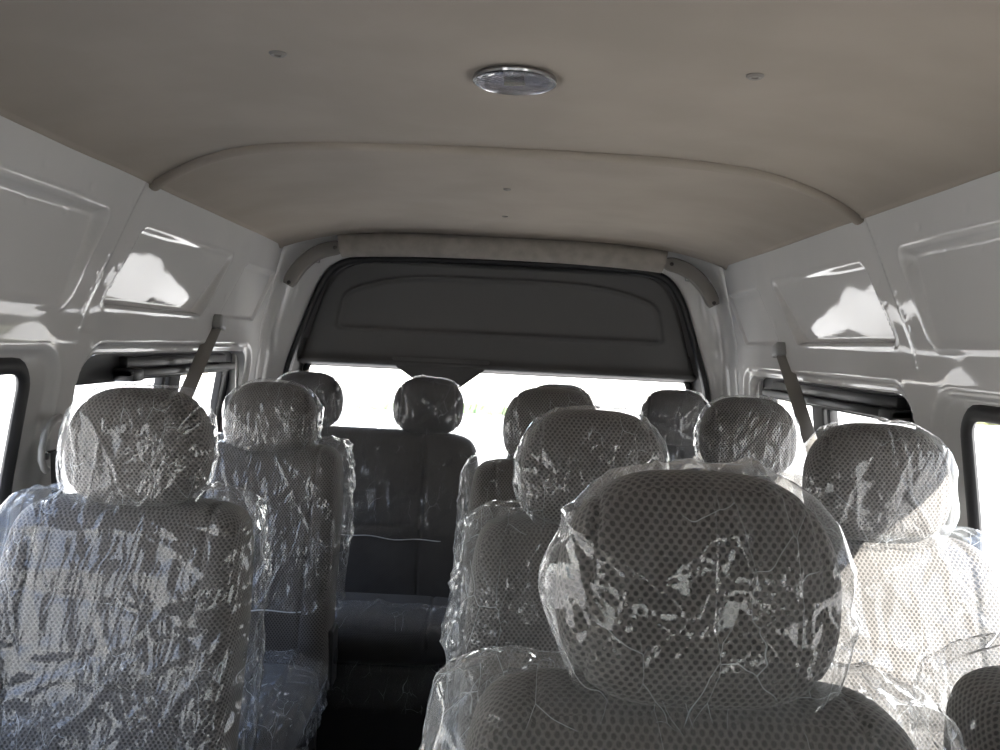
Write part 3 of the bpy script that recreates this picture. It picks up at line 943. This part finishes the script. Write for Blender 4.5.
def folds(V, N, centre, count, seed, amp, wid, length, origin=None, xz=(0, 2)):
    """straight creases radiating from an origin or along random directions"""
    r_ = np.random.default_rng(seed)
    P2 = V[:, list(xz)]
    lo = P2.min(0); hi = P2.max(0)
    d = np.zeros(len(V))
    for _ in range(count):
        c = lo + r_.random(2) * (hi - lo)
        if origin is not None:
            dirv = c - np.array(origin[r_.integers(len(origin))]); dirv /= np.hypot(*dirv) + 1e-9
            a_ = r_.normal(0, 0.18); dirv = np.array([dirv[0] * math.cos(a_) - dirv[1] * math.sin(a_), dirv[0] * math.sin(a_) + dirv[1] * math.cos(a_)])
        else:
            a_ = r_.normal(math.pi / 3, 0.5); dirv = np.array([math.cos(a_), math.sin(a_)])
        rel = P2 - c
        al = rel @ dirv; ac = rel @ np.array([-dirv[1], dirv[0]])
        L_ = length * (0.4 + r_.random()); w_ = wid * (0.5 + r_.random())
        ac = ac + 0.25 * w_ * np.sin(al * 60 + r_.random() * 6)
        s_ = (r_.random() * 0.8 + 0.2) * amp * (1 if r_.random() < .7 else -0.6)
        d += s_ * np.exp(-np.abs(ac) / w_) * np.exp(-(al / L_) ** 4)
    return V + N * d[:, None]

def make_film(V, Fc, seed, amp=0.004, fold=0.006, count=45, origin=None, length=0.09, base=0.0):
    N = vnormals(V, Fc)
    V = V + N * (base + amp * (0.9 * vnoise(V, 14, seed) + 0.55 * ridge(V, 27, seed + 3) + 0.10 * ridge(V, 60, seed + 7)))[:, None]
    V = folds(V, N, None, count, int(seed * 10) + 5, fold, 0.006, length, origin)
    return V

def loc_head(V):   # place headrest shape in the seat frame
    return V + np.array([0, LEAN * (Z_TOP - Z_SEAT) - 0.012, 1.101])
def lean(V):
    V = V.copy()
    V[:, 1] += LEAN * (V[:, 2] - Z_SEAT)
    return V

HEAD_W, HEAD_D, HEAD_H = 0.242, 0.112, 0.196
def head_mesh():
    V, Fc = pillow(HEAD_W, HEAD_D, HEAD_H, 3.2, 2.3, 2.8, (72, 26, 56))
    N = vnormals(V, Fc)
    for s_ in (-1, 1):
        V = seam(V, N, V[:, 0], s_ * (0.098 + 0 * V[:, 2]) , 0.0035, 0.003)
    N = vnormals(V, Fc)
    V = seam(V, N, V[:, 1], 0.034, 0.003, 0.003)
    return loc_head(headrest_shape(V)), Fc
def head_film(seed):
    V, Fc = pillow(HEAD_W + 0.012, HEAD_D + 0.022, HEAD_H + 0.008, 3.3, 2.6, 2.8, (96, 40, 80))
    V = headrest_shape(V)
    V[:, 0] += 0.006 * vnoise(V, 9, seed + 20) * np.sign(V[:, 0])
    V[:, 0] += 0.007 * vnoise(V, 16, seed + 31) * np.sign(V[:, 0]) * sstep(0.08, 0.12, np.abs(V[:, 0]))
    low = sstep(-0.02, -HEAD_H / 2 - 0.01, V[:, 2])
    V = make_film(V, Fc, seed, 0.0022, 0.0045, 34, [(-0.02, -0.13), (0.10, -0.10), (-0.1, -0.09)], 0.085, base=0.0005)
    # gathered hem below the headrest
    ang_ = np.arctan2(V[:, 1], V[:, 0])
    V[:, 2] -= low * (0.006 + 0.005 * np.sin(ang_ * 9 + seed) + 0.005 * vnoise(V, 30, seed))
    return loc_head(V), Fc
BW, BD = 0.405, 0.135
def back_mesh(w=BW, d=BD, zt=Z_TOP, seams=(0.135,), hs=(0.745,), bol=0.010, res=(96, 22, 110)):
    h = zt - Z_SEAT + 0.05
    V, Fc = pillow(w, d, h, 12.0, 2.7, 10.0, res)
    V[:, 2] += h / 2
    zn = V[:, 2] / h
    # round shoulders
    V[:, 2] -= 0.014 * np.clip(zn, 0, 1) ** 6 * (np.abs(V[:, 0]) / (w / 2)) ** 4
    V = backrest_shape(V, h)
    front = V[:, 1] < 0
    ax = np.abs(V[:, 0])
    if bol: V[:, 1] -= np.where(front, bol * np.exp(-((ax - w * 0.42) / (w * 0.1)) ** 2), 0)
    V[:, 1] -= np.where(front, 0.012 * np.exp(-((V[:, 2] - h * 0.35) / 0.12) ** 2), 0)
    N = vnormals(V, Fc)
    for s_ in seams:
        for q in (-1, 1): V = V - N * (np.where(front, 0.005, 0) * np.exp(-((V[:, 0] - q * s_) / 0.004) ** 2))[:, None]
    for z_ in hs:
        V = V - N * (np.where(front & (ax < (seams[0] if seams else 9) + 0.004), 0.006, 0) * np.exp(-((V[:, 2] + Z_SEAT - 0.05 - z_) / 0.004) ** 2))[:, None]
    V[:, 2] += Z_SEAT - 0.05
    return lean(V), Fc
def back_film(seed, w=BW, d=BD, zt=Z_TOP, hem=0.60, res=(120, 30, 120), flare=0.03, count=70, dirs=None, sh=0.0):
    h = zt - Z_SEAT + 0.05
    V, Fc = pillow(w + (0.032 if w < 0.5 else 0.014), d + 0.035, h + 0.024, 12.0, 2.8, 10.0, res)
    V[:, 2] += h / 2
    zn = V[:, 2] / h
    V[:, 2] -= 0.010 * np.clip(zn, 0, 1) ** 6 * (np.abs(V[:, 0]) / (w / 2)) ** 4
    V[:, 0] *= 1 + flare * (1 - sstep(0.2, 0.9, zn))
    V[:, 0] += (0.010 * vnoise(V, 7, seed + 11) + 0.006 * ridge(V, 22, seed + 13)) * np.sign(V[:, 0]) * sstep(0.12, 0.2, np.abs(V[:, 0]))
    V[:, 2] += (0.008 * ridge(V, 24, seed + 17) + 0.006 * vnoise(V, 12, seed)) * sstep(0.9, 1.0, zn)
    V = make_film(V, Fc, seed, 0.0028, 0.008, count, dirs or [(0.35, h * 1.1), (0.0, h * 1.25), (0.4, h * 0.5)], 0.16)
    z = V[:, 2] + Z_SEAT - 0.05
    V[:, 2] = z
    hemz = hem + 0.012 * vnoise(V * np.array([1, 1, 0]), 16, seed)
    keep = V[:, 2] > hemz
    V, Fc = cut(V, Fc, keep)
    # flare the hem
    k = np.exp(-(V[:, 2] - hem) / 0.02)
    V[:, 0] *= 1 + 0.02 * k; V[:, 1] -= 0.006 * k
    return lean(V), Fc
def cushion_mesh(w=0.395, d=0.46, h=0.13, res=(60, 60, 20), seams=True):
    V, Fc = pillow(w, d, h, 6, 5, 2.6, res)
    topm = V[:, 2] > 0
    V[:, 2] += np.where(topm, 0.010 * (np.abs(V[:, 0]) / (w / 2)) ** 4, 0)
    N = vnormals(V, Fc)
    if seams:
        for q in (-1, 1): V = V - N * (np.where(topm, .005, 0) * np.exp(-((V[:, 0] - q * w * .33) / .004) ** 2))[:, None]
    V += np.array([0, -d / 2 + 0.03, Z_SEAT - h / 2 + 0.035])
    return V, Fc
def cushion_film(seed, w=0.395, d=0.46, h=0.13, amp=0.012, res=(90, 90, 26)):
    V, Fc = pillow(w + 0.018, d + 0.03, h + 0.05, 6, 5, 2.8, res)
    V = make_film(V, Fc, seed, amp, 0.011, 60, None, 0.08, base=0.003)
    V += np.array([0, -d / 2 + 0.03 - 0.005, Z_SEAT - h / 2 + 0.035])
    return V, Fc

def seat_frame(root, w=0.40):
    fr = MB()
    for x in (-w * .42, w * .42):
        fr.rbox((x, -0.34, 0.185), (0.035, 0.035, 0.37), 0.004)
        fr.rbox((x, -0.03, 0.185), (0.035, 0.035, 0.37), 0.004)
        fr.rbox((x, -0.185, 0.02), (0.045, 0.42, 0.03), 0.004)
    fr.rbox((0, -0.34, 0.355), (w * .86, 0.03, 0.03), 0.004)
    fr.rbox((0, -0.03, 0.355), (w * .86, 0.03, 0.03), 0.004)
    fr.build('seat_frame', M_blackp, root)

def hem_roll(parent, w, d, hem, seed, xc=0.0):
    pts = []
    for x in np.linspace(-w / 2 + 0.012, w / 2 - 0.012, 40):
        z = hem + 0.006 * math.sin(x * 9 + seed) + 0.003 * math.sin(x * 41 + seed * 2)
        bulge = (d / 2 + 0.016) * (1 - 0.35 * abs(x / (w / 2)) ** 5)
        pts.append((x + xc, LEAN * (z - Z_SEAT) - bulge, z))
    MB().tube(pts, 0.0016, 6).build('film_hem', M_hem, parent)
def make_seat(loc, label, seed, group, film_mat=None, aisle=1, hem=0.60, cushion_wrap=True, zoff=0.0, dirs=None, back_mat=None):
    root = empty('passenger_seat', label, 'seat', loc, 0, group)
    seat_frame(root)
    V, Fc = head_mesh(); V[:, 2] += zoff
    hr = link_mesh('headrest', V, Fc, M_cloth, root, uv='box')
    V, Fc = head_film(seed); V[:, 2] += zoff
    link_mesh('headrest_wrap', V, Fc, film_mat or M_film, hr)['label'] = 'clear plastic bag over headrest'
    for s_ in (-1, 1):
        po = MB()
        po.tube([(s_ * 0.055, LEAN * (Z_TOP - Z_SEAT) - 0.005 + 0.3 * (z_ - 1.0), z_) for z_ in (0.97, 1.0, 1.05)], 0.006, 12)
        po.rbox((s_ * 0.055, LEAN * (Z_TOP - Z_SEAT) - 0.004, 1.012), (0.028, 0.03, 0.014), 0.004)
        po.build('headrest_post', M_blackp, hr)
    V, Fc = back_mesh()
    bk = link_mesh('backrest', V, Fc, M_cloth, root, uv='box')
    V, Fc = back_film(seed + 1.7, hem=hem, dirs=dirs)
    link_mesh('backrest_wrap', V, Fc, back_mat or (M_film2 if film_mat is None else film_mat), bk)['label'] = 'clear plastic bag over backrest'
    if hem > 0.61: hem_roll(bk, BW, BD, hem, seed)
    V, Fc = cushion_mesh()
    cu = link_mesh('seat_cushion', V, Fc, M_clothp, root, uv='box')
    if cushion_wrap:
        V, Fc = cushion_film(seed + 3.1)
        link_mesh('cushion_wrap', V, Fc, M_film5, cu)['label'] = 'crumpled clear plastic over cushion'
    hg = MB()
    hg.rbox((aisle * 0.208, 0.02, 0.50), (0.016, 0.08, 0.15), 0.008, 3)
    hg.lathe([(0.02, 0), (0.022, 0.004), (0.02, 0.012), (0.001, 0.014)], (aisle * 0.208, 0.02, 0.50), 'X', 20)
    hg.build('recliner_cover', M_blackp, root)
    return root
def copy_tree(o, parent=None):
    c = o.copy(); COL.objects.link(c)
    if parent: c.parent = parent
    for ch in o.children: copy_tree(ch, c)
    return c

G = 'plastic wrapped passenger seats'
# seat origin = foot of the backrest; headrest sits LEAN*h behind it
DY = LEAN * (Z_TOP - Z_SEAT) - 0.012
rows = [0.75, 1.47, 2.20]
XI, XO = 0.180, 0.644
A = make_seat((XI, rows[0] - DY, 0), 'nearest plastic wrapped grey seat, its big headrest in front of all others', 0.0, G, M_film3, aisle=-1, back_mat=M_film5)
B = make_seat((XI - 0.013, rows[1] - DY, 0), 'wrapped grey seat directly behind the nearest one, beside the aisle on the right', 1.3, G, aisle=-1, cushion_wrap=False, back_mat=M_film5)
C_ = make_seat((XO, rows[1] - DY, 0), 'sunlit wrapped grey seat beside the right front window', 2.9, G, M_film3, aisle=1)
D = make_seat((-0.592, rows[1] - DY, 0), 'near left wrapped grey seat beside the left window, whole backrest in view', 4.4, G, aisle=1, dirs=[(0.30, 0.60), (0.25, 0.45), (-0.2, 0.7)])
def again(src, loc, label):
    o = copy_tree(src); o.location = loc; o['label'] = label
    return o
again(C_, (XO - 0.001, rows[0] + 0.07 - DY, 0), 'wrapped grey seat at the lower right corner of the photo, only its shoulder showing')
again(D, (XI - 0.039, rows[2] - DY, 0), 'third wrapped grey seat back along the right of the aisle, mostly hidden')
again(B, (XO - 0.010, rows[2] - DY, 0), 'far right wrapped grey seat beside the right rear window strap')
E_ = make_seat((-0.590, 2.32 - DY, 0), 'left wrapped grey seat behind the near left one, crumpled film on its cushion', 6.2, G, aisle=1, hem=0.62, dirs=[(0.25, 0.62), (-0.2, 0.9)], zoff=-0.026)

# rear bench seats -----------------------------------------------------------
def rear_bench(xc, label, seed, hx, w):
    yb = 2.95 - DY
    root = empty('rear_bench', label, 'bench seat', (xc, yb, 0), 0, 'rear bench seats')
    MB().rbox((0, -0.165, 0.19), (w - 0.02, 0.36, 0.38), 0.02, 3).build('bench_shade_box', M_floor, root)  # added dark box, stands in for the deep shade under the cushion
    V, Fc = back_mesh(w, 0.14, 1.0, seams=(w * 0.26,), hs=(0.80, 0.70), bol=0.004, res=(150, 22, 80))
    bk = link_mesh('backrest', V, Fc, M_clothp, root, uv='box')
    V, Fc = back_film(seed, w, 0.14, 1.0, hem=0.675, res=(190, 26, 100), flare=0.0, count=50, dirs=[(0.9, 0.9), (1.2, 0.5)])
    link_mesh('backrest_wrap', V, Fc, M_film4, bk)['label'] = 'clear plastic sleeve over bench backrest'
    hem_roll(bk, w, 0.14, 0.675, seed)
    V, Fc = cushion_mesh(w + 0.01, 0.42, 0.13, (120, 50, 20))
    cu = link_mesh('seat_cushion', V, Fc, M_clothp, root, uv='box')
    V, Fc = cushion_film(seed + 2, w + 0.01, 0.36, 0.14, 0.004, (150, 60, 24))
    V, Fc = cut(V, Fc, V[:, 1] < -0.22)
    # drape hangs over the front
    k = sstep(0.47, 0.40, V[:, 2]); V[:, 2] -= 0.10 * k * (1 + 0.3 * vnoise(V, 4, seed)); V[:, 1] -= 0.02
    link_mesh('cushion_wrap', V, Fc, M_film5, cu)['label'] = 'clear plastic draped over bench cushion'
    Vh, Fh = head_mesh()
    for i, x in enumerate(hx):
        V = Vh.copy(); V[:, 0] = V[:, 0] * 0.98 + x - xc; V[:, 2] = (V[:, 2] - 1.0) * 0.95 + 0.995 - 0.006
        hr = link_mesh('headrest', V, Fh, M_clothp, root, uv='box')
        V, Fc = head_film(seed + i * 1.9 + 4)
        V[:, 0] = V[:, 0] * 0.98 + x - xc; V[:, 2] = (V[:, 2] - 1.0) * 0.95 + 0.995 - 0.006
        link_mesh('headrest_wrap', V, Fc, M_film4, hr)['label'] = 'clear plastic bag over headrest'
        for s_ in (-1, 1):
            po = MB()
            po.tube([(x - xc + s_ * 0.055, DY + 0.01 + 0.3 * (z_ - 1.0), z_) for z_ in (0.93, 0.97, 1.03)], 0.006, 12)
            po.build('headrest_post', M_chrome, hr)
    MB().rbox((-0.28 if xc < 0 else 0.28, -0.04, 0.515), (0.16, 0.07, 0.035), 0.016, 4).build('hinge_cover', M_blackp, root)
    return root
rear_bench(-0.425, 'left rear bench seat with two wrapped headrests in front of the rear window', 3.0, (-0.632, -0.226), 0.775)
rear_bench(0.415, 'right rear bench seat with two wrapped headrests in front of the rear window', 8.0, (0.213, 0.604), 0.775)

# ------------------------------------------------------------------ outside
M_conc = principled('sunlit_concrete', (0.60, 0.56, 0.505), 0.9, bump=(30, 0.3, 0.01), vary=0.12, vscale=0.8)
M_grass = principled('dry_grass', (0.20, 0.30, 0.10), 0.9, vary=0.25, vscale=4, bump=(60, 0.8, 0.05))
M_white = principled('white_render', (0.82, 0.82, 0.80), 0.8, vary=0.05)
M_bwin = principled('blue_grey_window_panes', (0.16, 0.24, 0.30), 0.2)
M_bush = principled('olive_foliage', (0.16, 0.18, 0.07), 0.85, vary=0.5, vscale=6)
GZ = -0.65
g = MB().rbox((0, 0, GZ - 0.1), (400, 400, 0.2), 0.01)
o = g.build('ground', M_conc); o['kind'] = 'structure'; o['label'] = 'bright sunlit concrete yard outside the van'
gr = MB()
n = 60
Vg = []
for i in range(n + 1):
    for j in range(5):
        Vg.append((-4 + 4.5 * i / n, 24.5 + 3 * j / 4 + 0.3 * math.sin(i * 1.3), GZ + 0.02 + 0.12 * random.random() * (0 < j < 4)))
gr.add(Vg, [(i * 5 + j, (i + 1) * 5 + j, (i + 1) * 5 + j + 1, i * 5 + j + 1) for i in range(n) for j in range(4)])
o = gr.build('grass_strip', M_grass)
tag(o, 'strip of grass across the yard behind the van', 'grass', kind='stuff')
def facade(loc, wd, dp, ht, cols, rowsn, label, rz=0, winw=1.6, winh=1.0, x0=None, step=None):
    root = empty('building', label, 'building', loc, rz)
    MB().rbox((0, dp / 2, ht / 2), (wd, dp, ht), 0.05).build('wall_block', M_white, root)
    MB().rbox((0, dp / 2, ht + 0.15), (wd + 0.6, dp + 0.6, 0.3), 0.05).build('roof_slab', M_conc, root)
    for c in range(cols):
        for r_ in range(rowsn):
            x = (c + 0.5) / cols * wd - wd / 2; z = 0.62 + r_ * 3.0
            f = MB().rbox((x, -0.03, z + winh / 2), (winw + 0.16, 0.10, winh + 0.16), 0.02).build('window_frame', M_white, root)
            mb = MB()
            for a in range(4):
                for b in range(3):
                    mb.rbox((x - winw / 2 + winw * (a + .5) / 4, -0.09, z + winh * (b + .5) / 3), (winw / 4 - .06, 0.04, winh / 3 - .06), 0.005, 1)
            mb.build('window_panes', M_bwin, f)
    return root
facade((6, 40, GZ), 44, 10, 7, 8, 2, 'white building with small paned windows beyond the rear window', 0, 2.4, 1.3)
facade((-34, 18, GZ), 40, 8, 6, 7, 2, 'white building outside the left windows', R(90), 2.2, 1.2)
def hedge():
    mb = MB()
    V, Fc = pillow(16, 1.0, 0.7, 6, 3, 4, (160, 16, 16))
    N = vnormals(V, Fc)
    V = V + N * (0.15 * vnoise(V, 1.6) + 0.12 * ridge(V, 4.0))[:, None]
    V[:, 2] += 0.30
    o = link_mesh('hedge', V, Fc, M_bush)
    o.location = (23, 31, GZ)
    tag(o, 'low dry hedge outside the right front window', 'hedge')
hedge()
for (x, y, ln, rz, lb) in ((-22, 27, 30, R(50), 'pale kerb outside the left windows'), (24, 20, 16, R(-60), 'pale kerb outside the right windows')):
    o = MB().rbox((0, 0, 0.07), (ln, 0.3, 0.16), 0.03, 2).build('kerb', M_conc)
    o.location = (x, y, GZ); o.rotation_euler = (0, 0, rz)
    tag(o, lb, 'kerb', 'kerbs in the yard')
